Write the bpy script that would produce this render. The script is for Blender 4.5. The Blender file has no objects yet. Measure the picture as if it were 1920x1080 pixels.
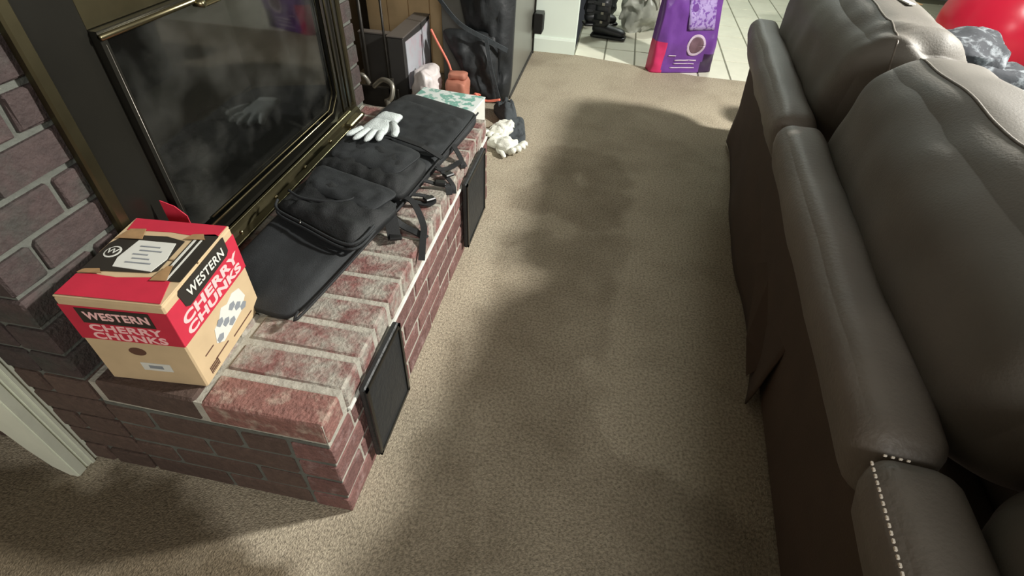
import bpy, bmesh, math, random
import numpy as np
from mathutils.bvhtree import BVHTree
from mathutils import Vector, Matrix, noise
random.seed(7)
C = bpy.context.scene.collection
V = Vector
# ---------------------------------------------------------------- camera
cam = bpy.data.cameras.new('camera'); co = bpy.data.objects.new('camera', cam); C.objects.link(co)
R_ = V((0.98123, 0.188738, 0.039549)); U_ = V((-0.156277, 0.658143, 0.736496)); F_ = V((-0.112976, 0.728853, -0.675285))
m = Matrix((R_, U_, -F_)).transposed().to_4x4(); m.translation = V((0.42718, -0.47787, 1.24463)); co.matrix_world = m
cam.sensor_width = 36; cam.lens = 972.43/1920*36; cam.clip_start = .02
bpy.context.scene.camera = co
# ---------------------------------------------------------------- world, lights, exposure
w = bpy.data.worlds.new('world'); bpy.context.scene.world = w; w.use_nodes = True
w.node_tree.nodes['Background'].inputs[0].default_value = (.8, .85, .9, 1)
w.node_tree.nodes['Background'].inputs[1].default_value = .05
def area(name, loc, size, power, col, target, shape='DISK'):
    l = bpy.data.lights.new(name, 'AREA'); l.shape = shape; l.size = size; l.energy = power; l.color = col
    o = bpy.data.objects.new(name, l); C.objects.link(o); o.location = loc
    o.rotation_euler = (V(target)-V(loc)).to_track_quat('-Z', 'Y').to_euler(); return o
area('living_room_light', (2.85, 1.35, 2.3), .24, 235, (1, .985, .93), (0, .8, .3))
area('kitchen_light', (1.3, 4.9, 2.35), .7, 56, (.92, 1, .93), (.6, 3.6, 0))
area('rear_fill', (1.1, -2.3, 1.9), .8, 52, (1, .99, .95), (-.4, 0, .3))  # unseen fill added to brighten the carton front and stand leg
vs = bpy.context.scene.view_settings
vs.view_transform = 'Standard'; vs.look = 'None'; vs.gamma = 1; vs.use_curve_mapping = False; vs.exposure = -.1
# ---------------------------------------------------------------- materials
def lin(c):
    return tuple(((x/255)/12.92 if x/255 <= .04045 else ((x/255+.055)/1.055)**2.4) for x in c)
def mat(name, c, rough=.7, metal=0, var=0., vscale=30, bump=0., bscale=120, spec=.5, c2=None, c2scale=12, c2lo=.5, c2hi=.65, rnd=0., coat=0.):
    M = bpy.data.materials.new(name); M.use_nodes = True; nt = M.node_tree; N = nt.nodes; L = nt.links
    b = N['Principled BSDF']; b.inputs['Roughness'].default_value = rough; b.inputs['Metallic'].default_value = metal
    b.inputs['Specular IOR Level'].default_value = spec; b.inputs['Coat Weight'].default_value = coat
    tc = N.new('ShaderNodeTexCoord'); base = None
    rgb = N.new('ShaderNodeRGB'); rgb.outputs[0].default_value = (*lin(c), 1); out = rgb.outputs[0]
    geo = N.new('ShaderNodeNewGeometry'); pos = geo.outputs['Position'] if c2 and c2scale < 0 else tc.outputs['Object']
    if rnd:
        oi = N.new('ShaderNodeObjectInfo'); mp = N.new('ShaderNodeMapRange'); mp.inputs['To Min'].default_value = 1-rnd; mp.inputs['To Max'].default_value = 1+rnd*.8
        L.new(oi.outputs['Random'], mp.inputs[0]); mx = N.new('ShaderNodeVectorMath'); mx.operation = 'SCALE'
        L.new(out, mx.inputs[0]); L.new(mp.outputs[0], mx.inputs['Scale']); out = mx.outputs[0]
    if c2:
        n = N.new('ShaderNodeTexNoise'); n.inputs['Scale'].default_value = abs(c2scale); n.inputs['Detail'].default_value = 6; n.inputs['Roughness'].default_value = .65
        L.new(geo.outputs['Position'] if c2scale < 0 else tc.outputs['Object'], n.inputs['Vector'])
        mp = N.new('ShaderNodeMapRange'); mp.inputs[1].default_value = c2lo; mp.inputs[2].default_value = c2hi; L.new(n.outputs[0], mp.inputs[0])
        mx = N.new('ShaderNodeMix'); mx.data_type = 'RGBA'; L.new(mp.outputs[0], mx.inputs['Factor']); L.new(out, mx.inputs['A']); mx.inputs['B'].default_value = (*lin(c2), 1); out = mx.outputs['Result']
    if var:
        n = N.new('ShaderNodeTexNoise'); n.inputs['Scale'].default_value = vscale; n.inputs['Detail'].default_value = 5
        L.new(geo.outputs['Position'], n.inputs['Vector'])
        mp = N.new('ShaderNodeMapRange'); mp.inputs[1].default_value = .25; mp.inputs[2].default_value = .75; mp.inputs['To Min'].default_value = 1-var; mp.inputs['To Max'].default_value = 1+var
        L.new(n.outputs[0], mp.inputs[0]); mx = N.new('ShaderNodeVectorMath'); mx.operation = 'SCALE'
        L.new(out, mx.inputs[0]); L.new(mp.outputs[0], mx.inputs['Scale']); out = mx.outputs[0]
    L.new(out, b.inputs['Base Color'])
    if bump:
        n = N.new('ShaderNodeTexNoise'); n.inputs['Scale'].default_value = bscale; n.inputs['Detail'].default_value = 4; L.new(geo.outputs['Position'], n.inputs['Vector'])
        bp = N.new('ShaderNodeBump'); bp.inputs['Strength'].default_value = bump; bp.inputs['Distance'].default_value = .01
        L.new(n.outputs[0], bp.inputs['Height']); L.new(bp.outputs[0], b.inputs['Normal'])
    return M
M = {}
M['mortar'] = mat('mortar', (162, 158, 146), .95, var=.2, vscale=25, bump=.4, bscale=90)
M['mortar_dark'] = mat('mortar_chimney', (92, 94, 87), .95, var=.2, vscale=20, bump=.4, bscale=90)
M['brick'] = mat('hearth_brick', (108, 76, 71), .85, var=.25, vscale=60, bump=.5, bscale=130, rnd=.2, c2=(140, 116, 112), c2scale=-22, c2lo=.52, c2hi=.72)
M['brick_top'] = mat('hearth_brick_dusty', (120, 82, 77), .8, var=.28, vscale=70, bump=.5, bscale=120, rnd=.15, c2=(150, 145, 134), c2scale=-15, c2lo=.4, c2hi=.6)
M['brick_first'] = mat('hearth_corner_brick', (126, 88, 80), .8, var=.28, vscale=70, bump=.5, bscale=120, c2=(160, 140, 126), c2scale=-22, c2lo=.5, c2hi=.66)
M['brick_end_shade'] = mat('hearth_brick_shaded', (82, 65, 57), .9, var=.2, vscale=50, bump=.4, bscale=120, rnd=.15)  # darker copy of the hearth brick, near-end shade put into its colour
M['brick_dark'] = mat('chimney_brick', (66, 54, 52), .85, var=.25, vscale=50, bump=.5, bscale=110, rnd=.22, c2=(58, 58, 53), c2scale=-9, c2lo=.45, c2hi=.65)
M['brass'] = mat('aged_brass', (86, 80, 60), .42, metal=1, var=.2, vscale=14)
M['brass_bright'] = mat('polished_brass', (150, 142, 112), .3, metal=1)
M['black_metal'] = mat('black_enamel', (26, 25, 21), .28, var=.15, vscale=10)
M['firebox'] = mat('firebox_soot', (34, 33, 30), .9, var=.3, vscale=8)
M['log'] = mat('charred_log', (52, 48, 42), .9, var=.4, vscale=30, bump=.5)
M['vent'] = mat('black_vent_plate', (34, 36, 37), .5, var=.15, vscale=30, bump=.3, bscale=60)
M['case'] = mat('black_nylon', (27, 30, 32), .75, var=.15, vscale=40, bump=.25, bscale=400, c2=(35, 38, 40), c2scale=-6)
M['case_pouch'] = mat('black_nylon_pouch', (21, 23, 24), .7, var=.2, vscale=40, bump=.25, bscale=300)
M['strap'] = mat('black_webbing', (24, 25, 26), .7, bump=.2, bscale=500)
M['buckle'] = mat('black_plastic', (20, 20, 21), .35)
M['zip'] = mat('zipper_pull', (150, 150, 145), .3, metal=1)
M['kraft'] = mat('kraft_cardboard', (192, 168, 132), .85, var=.08, vscale=18)
M['red'] = mat('box_red_print', (188, 40, 62), .6, var=.08, vscale=30)
M['boxblack'] = mat('box_black_print', (42, 38, 32), .55, var=.1, vscale=20)
M['boxwhite'] = mat('box_white_label', (208, 208, 200), .6, var=.04)
M['boxpink'] = mat('box_lettering', (236, 186, 184), .6)
M['boxsketch'] = mat('box_sketch', (130, 135, 140), .7)
M['brownprint'] = mat('box_brown_print', (92, 62, 48), .7)
M['carton_edge'] = mat('carton_torn_edge', (150, 118, 80), .9, var=.2, vscale=60)
M['glove'] = mat('grey_knit', (196, 204, 202), .95, var=.08, vscale=120, bump=.5, bscale=300)
M['glove_white'] = mat('white_knit', (226, 226, 214), .95, var=.1, vscale=90, bump=.5, bscale=250)
M['leather'] = mat('brown_leather', (101, 97, 90), .62, var=.12, vscale=7, bump=.12, bscale=220)
M['leather_pad'] = mat('brown_leather_pad', (108, 101, 93), .55, var=.14, vscale=7, bump=.22, bscale=120)
M['leather_dark'] = mat('sofa_back_fabric', (70, 56, 44), .9, var=.12, vscale=8, bump=.15, bscale=300)
M['stitch'] = mat('white_stitching', (225, 215, 200), .8)
M['paint'] = mat('white_painted_wood', (226, 230, 212), .5, var=.05, vscale=12, bump=.1, bscale=30)
M['wall'] = mat('painted_plaster', (222, 232, 220), .9, var=.03, vscale=3)
M['wall_room'] = mat('room_paint', (120, 112, 100), .9, var=.03, vscale=3)
M['panel'] = mat('brown_wall_paneling', (96, 84, 68), .7, var=.12, vscale=6)
M['ceiling'] = mat('ceiling_paint', (150, 146, 138), .95)
M['tile'] = mat('cream_floor_tile', (226, 224, 206), .35, var=.05, vscale=12, rnd=.05)
M['grout'] = mat('tile_grout', (130, 128, 112), .9)
M['greycab'] = mat('grey_cabinet_laminate', (112, 112, 104), .35, var=.06, vscale=5)
M['wood'] = mat('tan_wood', (212, 184, 142), .6, var=.12, vscale=10)
M['darkbox'] = mat('dark_box_board', (48, 46, 44), .6, var=.1, vscale=10)
M['boxtopgrey'] = mat('box_top_board', (88, 82, 78), .5, var=.08, vscale=12)
M['sheet'] = mat('printed_sheet', (176, 178, 184), .35, var=.05, vscale=10, c2=(186, 150, 160), c2scale=-9, c2lo=.5, c2hi=.7)
M['iron'] = mat('wrought_iron', (44, 41, 37), .45, metal=.6, var=.2, vscale=40)
M['steel'] = mat('worn_steel', (140, 136, 126), .4, metal=.7)
M['blackcloth'] = mat('black_ripstop', (30, 33, 35), .6, var=.2, vscale=12, bump=.5, bscale=18)
M['greycloth'] = mat('charcoal_cloth', (58, 63, 66), .85, var=.2, vscale=18, bump=.4, bscale=40)
M['cord'] = mat('orange_cord', (226, 120, 98), .5)
M['teal'] = mat('teal_print', (120, 170, 156), .5, c2=(215, 222, 218), c2scale=-20, c2lo=.48, c2hi=.52)
M['salmon'] = mat('brown_paper', (172, 112, 92), .7, var=.15, vscale=20)
M['plastic'] = mat('white_plastic_film', (214, 206, 204), .4, var=.08, vscale=20, bump=.5, bscale=30)
M['greyplastic'] = mat('grey_plastic_film', (150, 152, 142), .4, var=.15, vscale=16, bump=.5, bscale=20)
M['purple'] = mat('purple_bag_film', (104, 60, 138), .3, var=.15, vscale=12, bump=.35, bscale=16)
M['darkpurple'] = mat('dark_purple_print', (48, 22, 62), .35, var=.1)
M['magenta'] = mat('magenta_print', (200, 50, 100), .35, var=.08)
M['lavender'] = mat('lavender_print', (160, 140, 190), .35, c2=(110, 70, 150), c2scale=-45, c2lo=.5, c2hi=.56)
M['emblem'] = mat('silver_print', (190, 172, 190), .4)
M['emblem_in'] = mat('emblem_centre', (104, 78, 88), .5, var=.2, vscale=40)
M['ball'] = mat('red_vinyl', (205, 34, 62), .28)
M['bluecloth'] = mat('pale_blue_cloth', (158, 178, 186), .9, var=.06, vscale=20)
M['stripe'] = mat('grey_marl_cloth', (56, 58, 62), .9, c2=(140, 146, 150), c2scale=-22, c2lo=.5, c2hi=.7, bump=.4, bscale=30)
M['cardboard'] = mat('plain_cardboard', (190, 158, 112), .85, var=.08)
M['rubber'] = mat('black_boot_leather', (28, 29, 31), .45, var=.15, vscale=20)
def glass_mat():
    G_ = bpy.data.materials.new('smoked_glass'); G_.use_nodes = True; N = G_.node_tree.nodes; L = G_.node_tree.links; b = N['Principled BSDF']
    b.inputs['Base Color'].default_value = (.35, .36, .33, 1); b.inputs['Transmission Weight'].default_value = 1
    b.inputs['Roughness'].default_value = .04; b.inputs['IOR'].default_value = 1.4
    d = N.new('ShaderNodeBsdfDiffuse'); d.inputs[0].default_value = (.3, .3, .27, 1); mx = N.new('ShaderNodeMixShader'); g = N.new('ShaderNodeNewGeometry')
    n = N.new('ShaderNodeTexNoise'); n.inputs['Scale'].default_value = 7; n.inputs['Detail'].default_value = 7; L.new(g.outputs['Position'], n.inputs['Vector'])
    mp = N.new('ShaderNodeMapRange'); mp.inputs[1].default_value = .42; mp.inputs[2].default_value = .75; mp.inputs[3].default_value = .01; mp.inputs[4].default_value = .1; L.new(n.outputs[0], mp.inputs[0])
    L.new(mp.outputs[0], mx.inputs[0]); L.new(b.outputs[0], mx.inputs[1]); L.new(d.outputs[0], mx.inputs[2]); L.new(mx.outputs[0], N['Material Output'].inputs[0]); return G_
M['glass'] = glass_mat()
# ---------------------------------------------------------------- helpers
def tag(o, label=None, cat=None, group=None, kind=None):
    if label: o['label'] = label
    if cat: o['category'] = cat
    if group: o['group'] = group
    if kind: o['kind'] = kind
    return o
def thing(name, label, cat, loc=(0, 0, 0), rz=0, group=None):
    o = bpy.data.objects.new(name, None); C.objects.link(o); o.location = loc; o.rotation_euler = (0, 0, rz); o.empty_display_size = .05
    return tag(o, label, cat, group)
def link(name, me, m, parent=None, smooth=False):
    o = bpy.data.objects.new(name, me); C.objects.link(o)
    if m and not me.materials: me.materials.append(m)
    if parent: o.parent = parent
    if smooth:
        for p in me.polygons: p.use_smooth = True
    return o
def mesh(name, vs_, fs, m, parent=None, smooth=False):
    me = bpy.data.meshes.new(name); me.from_pydata([tuple(v) for v in vs_], [], fs); me.update()
    bm = bmesh.new(); bm.from_mesh(me); bmesh.ops.recalc_face_normals(bm, faces=bm.faces); bm.to_mesh(me); bm.free()
    return link(name, me, m, parent, smooth)
def box_bm(x0, x1, y0, y1, z0, z1, bev=0, seg=1, bm=None):
    bm2 = bmesh.new(); bmesh.ops.create_cube(bm2, size=1)
    for v in bm2.verts: v.co = V((x0+(v.co.x+.5)*(x1-x0), y0+(v.co.y+.5)*(y1-y0), z0+(v.co.z+.5)*(z1-z0)))
    if bev: bmesh.ops.bevel(bm2, geom=bm2.edges[:], offset=bev, segments=seg, affect='EDGES', profile=.5)
    if bm is None: return bm2
    t = bpy.data.meshes.new('t'); bm2.to_mesh(t); bm.from_mesh(t); bpy.data.meshes.remove(t); bm2.free(); return bm
def box(name, x0, x1, y0, y1, z0, z1, m, parent=None, bev=0, seg=1):
    bm = box_bm(x0, x1, y0, y1, z0, z1, bev, seg); me = bpy.data.meshes.new(name); bm.to_mesh(me); bm.free()
    return link(name, me, m, parent)
def boxes(name, lst, m, parent=None, bev=0):
    bm = bmesh.new()
    for b in lst: box_bm(*b, bev=bev, bm=bm)
    me = bpy.data.meshes.new(name); bm.to_mesh(me); bm.free(); return link(name, me, m, parent)
def tube(name, pts, r, m, parent=None, n=8, rad=None, flat=1.0):
    pts = [V(p) for p in pts]; vs_ = []; fs = []; up0 = V((0, 0, 1))
    for i, p in enumerate(pts):
        t = (pts[min(i+1, len(pts)-1)]-pts[max(i-1, 0)]).normalized()
        a = t.cross(up0)
        if a.length < .1: a = t.cross(V((0, 1, 0)))
        a.normalize(); b = a.cross(t).normalized(); rr = rad[i] if rad else r
        for k in range(n):
            th = 2*math.pi*k/n; vs_.append(p+a*math.cos(th)*rr+b*math.sin(th)*rr*flat)
    for i in range(len(pts)-1):
        for k in range(n):
            fs.append((i*n+k, i*n+(k+1) % n, (i+1)*n+(k+1) % n, (i+1)*n+k))
    fs.append(tuple(range(n))); fs.append(tuple((len(pts)-1)*n+k for k in range(n)))
    return mesh(name, vs_, fs, m, parent, True)
def ribbon(name, pts, wd, th, m, parent=None, side=None):
    pts = [V(p) for p in pts]; vs_ = []; fs = []
    for i, p in enumerate(pts):
        t = (pts[min(i+1, len(pts)-1)]-pts[max(i-1, 0)]).normalized()
        a = V(side) if side else t.cross(V((0, 0, 1)))
        if a.length < .05: a = V((0, 1, 0))
        a.normalize(); b = a.cross(t).normalized()
        for s, q in ((-1, -1), (1, -1), (1, 1), (-1, 1)): vs_.append(p+a*s*wd/2+b*q*th/2)
    for i in range(len(pts)-1):
        for k in range(4): fs.append((i*4+k, i*4+(k+1) % 4, i*4+4+(k+1) % 4, i*4+4+k))
    fs += [(0, 1, 2, 3), tuple((len(pts)-1)*4+k for k in range(4))]
    return mesh(name, vs_, fs, m, parent)
def smooth_path(pts, n=8):
    pts = [V(p) for p in pts]; out = []
    for i in range(len(pts)-1):
        p0 = pts[max(i-1, 0)]; p1 = pts[i]; p2 = pts[i+1]; p3 = pts[min(i+2, len(pts)-1)]
        for k in range(n):
            t = k/n; out.append(.5*((2*p1)+(p2-p0)*t+(2*p0-5*p1+4*p2-p3)*t*t+(3*p1-p0-3*p2+p3)*t**3))
    return out+[pts[-1]]
def soft(name, x0, x1, y0, y1, z0, z1, r, m, parent=None, n=14, bulge=0, nz=0, ns=4, fn=None, seed=0, flatbase=False):
    bm = bmesh.new(); bmesh.ops.create_cube(bm, size=2); bmesh.ops.subdivide_edges(bm, edges=bm.edges[:], cuts=n, use_grid_fill=True)
    h = V(((x1-x0)/2, (y1-y0)/2, (z1-z0)/2)); c = V(((x1+x0)/2, (y1+y0)/2, (z1+z0)/2)); rr = [min(r, h[i]*.98) for i in range(3)]
    for v in bm.verts:
        u = V([math.sin(v.co[i]*math.pi/2*.92)/math.sin(math.pi/2*.92) for i in range(3)])
        P = V([u[i]*h[i] for i in range(3)]); q = V([max(-(h[i]-rr[i]), min(h[i]-rr[i], P[i])) for i in range(3)])
        d = V([(P[i]-q[i])/rr[i] for i in range(3)]); l = d.length
        if l > 0:
            mxv = max(abs(d[0]), abs(d[1]), abs(d[2])); d = d/l*mxv
        P = q+V([d[i]*rr[i] for i in range(3)])
        b = [(1-u[1]**2)*(1-u[2]**2), (1-u[0]**2)*(1-u[2]**2), (1-u[0]**2)*(1-u[1]**2)]
        for i in range(3): P[i] += bulge*u[i]*b[i] if not (flatbase and i == 2 and u[2] < 0) else 0
        P += c
        if nz:
            k = noise.noise_vector(P*ns+V((seed*3.1, seed, 0)))*nz+noise.noise_vector(P*ns*2.7+V((seed, 5, 0)))*nz*.4
            if flatbase and P.z < z0+.004: k.z = 0
            P += k
        if fn: P = V(fn(P))
        v.co = P
    me = bpy.data.meshes.new(name); bm.to_mesh(me); bm.free(); return link(name, me, m, parent, True)
def pad(name, quad, h, m, parent=None, n=26, p=6, k=8, nz=0, ns=12, z0=0., seed=0, extra=None, zs=None):
    """soft flat object over the quad a(u-,v-) b(u+,v-) c(u+,v+) d(u-,v+), rounded outline, height h"""
    a, b, c, d = [V((q[0], q[1], q[2] if len(q) > 2 else z0)) for q in quad]; vs_ = []; fs = []
    def pt(u, v):
        s, t = (u+1)/2, (v+1)/2; return (a*(1-s)+b*s)*(1-t)+(d*(1-s)+c*s)*t
    for lay in (1, 0):
        for j in range(n+1):
            for i in range(n+1):
                u = math.sin((i/n*2-1)*math.pi/2); v = math.sin((j/n*2-1)*math.pi/2); mm = max(abs(u), abs(v))
                s = mm/((abs(u)**p+abs(v)**p)**(1/p)) if mm > 0 else 1
                P = pt(u*s, v*s).copy()
                if lay:
                    e = 1-mm**k; P.z += h*(.45+.55*e)
                    if nz: P.z += nz*(.45*noise.noise(V((P.x*ns, P.y*ns, seed)))+.8*(abs(noise.noise(V((P.x*ns*1.3+7, P.y*ns*.9, seed+3))))-.2)+.35*(abs(noise.noise(V((P.x*ns*3, P.y*ns*2.4, seed+5))))-.2))*e
                    if extra: P.z += extra(u, v)*e
                else:
                    P.z += h*.12*mm**k
                vs_.append(P)
    o = (n+1)**2
    for j in range(n):
        for i in range(n):
            q = j*(n+1)+i; fs.append((q, q+1, q+n+2, q+n+1)); fs.append((o+q, o+q+n+1, o+q+n+2, o+q+1))
    ring = [i for i in range(n+1)]+[(j+1)*(n+1)+n for j in range(n)]+[n*(n+1)+n-1-i for i in range(n)]+[(n-1-j)*(n+1) for j in range(n-1)]
    for i in range(len(ring)):
        q0, q1 = ring[i], ring[(i+1) % len(ring)]; fs.append((q0, q0+o, q1+o, q1))
    return mesh(name, vs_, fs, m, parent, True)
def prism(name, pts, ax, a0, a1, m, parent=None, bev=0):
    """extrude 2d outline along axis ax between a0 and a1; pts are the other two coords in order"""
    def mk(p, a): return {'x': (a, p[0], p[1]), 'y': (p[0], a, p[1]), 'z': (p[0], p[1], a)}[ax]
    n = len(pts); vs_ = [mk(p, a0) for p in pts]+[mk(p, a1) for p in pts]
    fs = [tuple(range(n)), tuple(range(2*n-1, n-1, -1))]+[(i, (i+1) % n, n+(i+1) % n, n+i) for i in range(n)]
    o = mesh(name, vs_, fs, m, parent)
    if bev:
        bm = bmesh.new(); bm.from_mesh(o.data); bmesh.ops.bevel(bm, geom=bm.edges[:], offset=bev, segments=2, affect='EDGES'); bm.to_mesh(o.data); bm.free()
    return o
def text(name, s, size, mtx, m, parent, sx=1.0, bold=.0):
    cu = bpy.data.curves.new(name, 'FONT'); cu.body = s; cu.size = size; cu.extrude = .0003; cu.offset = bold; cu.align_x = 'CENTER'; cu.align_y = 'CENTER'; cu.space_character = 1.08
    t = bpy.data.objects.new(name, cu); C.objects.link(t); dg = bpy.context.evaluated_depsgraph_get(); dg.update()
    me = bpy.data.meshes.new_from_object(t.evaluated_get(dg)); bpy.data.objects.remove(t)
    me.materials.clear(); me.transform(Matrix.Diagonal((sx, 1, 1, 1))); me.transform(mtx)
    return link(name, me, m, parent)
def frame(o, ex, ey):
    ex = V(ex).normalized(); ey = V(ey).normalized(); ez = ex.cross(ey); mm = Matrix((ex, ey, ez)).transposed().to_4x4(); mm.translation = V(o); return mm
# ---------------------------------------------------------------- setting: floors
WET_SHADE = dict(wetA=([(0.14, 1.85), (0.28, 1.98), (0.53, 1.96), (0.62, 1.77), (0.62, 1.33), (0.45, 1.25), (0.31, 1.37), (0.22, 1.34), (0.1, 1.38), (0.1, 1.49), (0.2, 1.61)], .45),
    shadeB=([(0.33, 2.62), (0.66, 2.45), (0.95, 2.1), (1.0, 2.0), (0.66, 1.78), (0.38, 1.95), (0.27, 2.3)], .15),  # far end of the sofa's shadow, painted into the carpet colour
    shadeC=([(-1.2, -0.05), (-0.68, -0.06), (-0.6, -0.02), (-0.46, -0.01), (-0.36, -0.05), (-0.29, -0.11), (-0.2, -0.12), (-0.1, -0.13), (-0.03, -0.2), (-0.1, -.6), (-1.2, -.6)], 1.0),  # cast shade over the near left carpet, painted as a darker tone
    wetD=([(0.09, -0.03), (0.06, -0.09), (0.02, -0.17), (0.0, -.5), (0.4, -.5), (0.34, -0.11), (0.19, 0.46), (0.09, 0.62), (0.07, 0.48), (0.12, 0.34), (0.08, 0.26), (0.08, 0.16), (0.11, 0.06)], .4),
    wetE=([(0.12, 1.06), (0.16, 1.21), (0.35, 1.22), (0.62, 1.29), (0.59, 0.9), (0.56, 0.57), (0.6, 0.39), (0.68, 0.26), (0.92, 0.23), (0.97, 0.06), (.97, -.6), (0.2, -.6), (0.33, -0.1), (0.17, 0.46), (0.14, 0.69)], .4))
DRY = [([(0.5, 0.56), (0.61, 0.58), (0.83, 0.57), (0.97, 0.49), (0.92, 0.31), (0.72, 0.27), (0.6, 0.32), (0.55, 0.43)], .8),
    ([(0.89, 0.27), (0.92, 0.24), (0.96, 0.17), (0.95, 0.16), (0.91, 0.21)], 1.3), ([(0.23, 1.16), (0.28, 1.03), (0.2, 0.97), (0.15, 1.03), (0.19, 1.15)], .8), ([(.36, 1.72), (.41, 1.75), (.43, 1.62), (.38, 1.58)], 1.),
    ([(.46, 1.02), (.5, 1.0), (.48, .9), (.45, .93)], .5)]
def sdf(P, poly):
    d = np.full(len(P), 1e9); ins = np.zeros(len(P), bool); n = len(poly)
    for i in range(n):
        a = np.array(poly[i]); b = np.array(poly[(i+1) % n]); ab = b-a; t = np.clip(((P-a)@ab)/(ab@ab), 0, 1)
        d = np.minimum(d, np.linalg.norm(P-(a+t[:, None]*ab), axis=1))
        c = ((a[1] > P[:, 1]) != (b[1] > P[:, 1])) & (P[:, 0] < (b[0]-a[0])*(P[:, 1]-a[1])/(b[1]-a[1]+1e-12)+a[0]); ins ^= c
    return np.where(ins, -d, d)
def carpet():
    xs = np.concatenate([[-1.1], np.arange(-.9, 1.2, .02), np.arange(1.3, 4.6, .3)]); ys = np.concatenate([np.arange(-2.5, -.6, .3), np.arange(-.5, 2.9, .02), np.linspace(2.95, 3.35, 5)])
    X, Y = np.meshgrid(xs, ys); P = np.stack([X.ravel(), Y.ravel()], 1)
    # slanting seam where the carpet meets the tiles
    f = np.clip((P[:, 1]-2.0)/1.35, 0, 1); endy = np.where(P[:, 0] < .18, 3.37, 3.37-(P[:, 0]-.18)*.2); endy = np.maximum(endy, 3.2)
    P[:, 1] = np.where(P[:, 1] > 2.0, 2.0+(endy-2.0)*f, P[:, 1])
    Q = P.copy()
    wob = np.array([(noise.noise(V((p[0]*9, p[1]*9, 1))), noise.noise(V((p[0]*9, p[1]*9, 7)))) for p in P])*.045
    wob += np.array([(noise.noise(V((p[0]*28, p[1]*28, 2))), noise.noise(V((p[0]*28, p[1]*28, 8)))) for p in P])*.018
    Q += wob; wet_shade = np.zeros(len(P))
    for poly, s in WET_SHADE.values(): wet_shade = np.maximum(wet_shade, s*np.clip(.5-sdf(Q, poly)/.05, 0, 1))
    for poly, s in DRY: wet_shade = wet_shade-s*.45*np.clip(.5-sdf(Q, poly)/.05, 0, 1)
    nx = len(xs); fs = [(j*nx+i, j*nx+i+1, (j+1)*nx+i+1, (j+1)*nx+i) for j in range(len(ys)-1) for i in range(nx-1)]
    Mt = bpy.data.materials.new('beige_carpet'); Mt.use_nodes = True; nt = Mt.node_tree; N = nt.nodes; L = nt.links; b = N['Principled BSDF']; b.inputs['Roughness'].default_value = 1; b.inputs['Specular IOR Level'].default_value = .1
    at = N.new('ShaderNodeAttribute'); at.attribute_name = 'wet_shade'; g = N.new('ShaderNodeNewGeometry')
    n1 = N.new('ShaderNodeTexNoise'); n1.inputs['Scale'].default_value = 260; n1.inputs['Detail'].default_value = 3; L.new(g.outputs['Position'], n1.inputs['Vector'])
    n2 = N.new('ShaderNodeTexNoise'); n2.inputs['Scale'].default_value = 5; n2.inputs['Detail'].default_value = 6; L.new(g.outputs['Position'], n2.inputs['Vector'])
    n3 = N.new('ShaderNodeTexNoise'); n3.inputs['Scale'].default_value = 140; n3.inputs['Detail'].default_value = 3; L.new(g.outputs['Position'], n3.inputs['Vector'])
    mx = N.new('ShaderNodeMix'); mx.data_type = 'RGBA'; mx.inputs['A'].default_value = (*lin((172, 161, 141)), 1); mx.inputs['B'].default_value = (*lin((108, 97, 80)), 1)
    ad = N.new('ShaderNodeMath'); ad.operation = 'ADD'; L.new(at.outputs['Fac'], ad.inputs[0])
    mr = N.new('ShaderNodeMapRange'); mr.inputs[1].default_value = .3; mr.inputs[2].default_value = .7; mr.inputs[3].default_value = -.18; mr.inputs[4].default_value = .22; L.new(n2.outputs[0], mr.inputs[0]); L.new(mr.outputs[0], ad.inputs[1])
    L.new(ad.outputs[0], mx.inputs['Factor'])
    m3 = N.new('ShaderNodeMapRange'); m3.inputs[1].default_value = .3; m3.inputs[2].default_value = .62; m3.inputs[3].default_value = .6; m3.inputs[4].default_value = 1.18; L.new(n3.outputs[0], m3.inputs[0])
    sc = N.new('ShaderNodeVectorMath'); sc.operation = 'SCALE'; L.new(mx.outputs['Result'], sc.inputs[0]); L.new(m3.outputs[0], sc.inputs['Scale']); L.new(sc.outputs[0], b.inputs['Base Color'])
    bp = N.new('ShaderNodeBump'); bp.inputs['Strength'].default_value = .8; bp.inputs['Distance'].default_value = .006; L.new(n1.outputs[0], bp.inputs['Height']); L.new(bp.outputs[0], b.inputs['Normal'])
    me = bpy.data.meshes.new('floor'); me.from_pydata([(p[0], p[1], 0) for p in P], [], fs)
    a = me.attributes.new('wet_shade', 'FLOAT', 'POINT'); a.data.foreach_set('value', wet_shade.astype(np.float32))
    o = link('floor', me, Mt); tag(o, 'beige cut pile carpet with dark damp patches and painted shade', kind='structure'); return o
carpet()
# tiled floor of the next room
tf = box('floor', .18, 4.5, 3.14, 6.2, -.03, -.006, M['grout']); tag(tf, 'cream tiled floor of the next room', kind='structure')
tile_me = {}
rows = [3.30, 3.575, 3.875, 4.175, 4.475, 4.775, 5.075, 5.375, 5.675, 5.975]
bm = box_bm(0, .202, 0, .452, 0, .008, bev=.002); tme = bpy.data.meshes.new('tile'); bm.to_mesh(tme); bm.free()
bm = box_bm(0, .202, 0, .288, 0, .008, bev=.002); tme2 = bpy.data.meshes.new('tile'); bm.to_mesh(tme2); bm.free()
for j, y in enumerate(rows[:9]):
    for i in range(20):
        x = .19+i*.212
        t = link('tile', tme if j == 0 else tme2, M['tile'], tf); t.location = (x, y+.006-(.19 if j == 0 else 0), -.0095)
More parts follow.
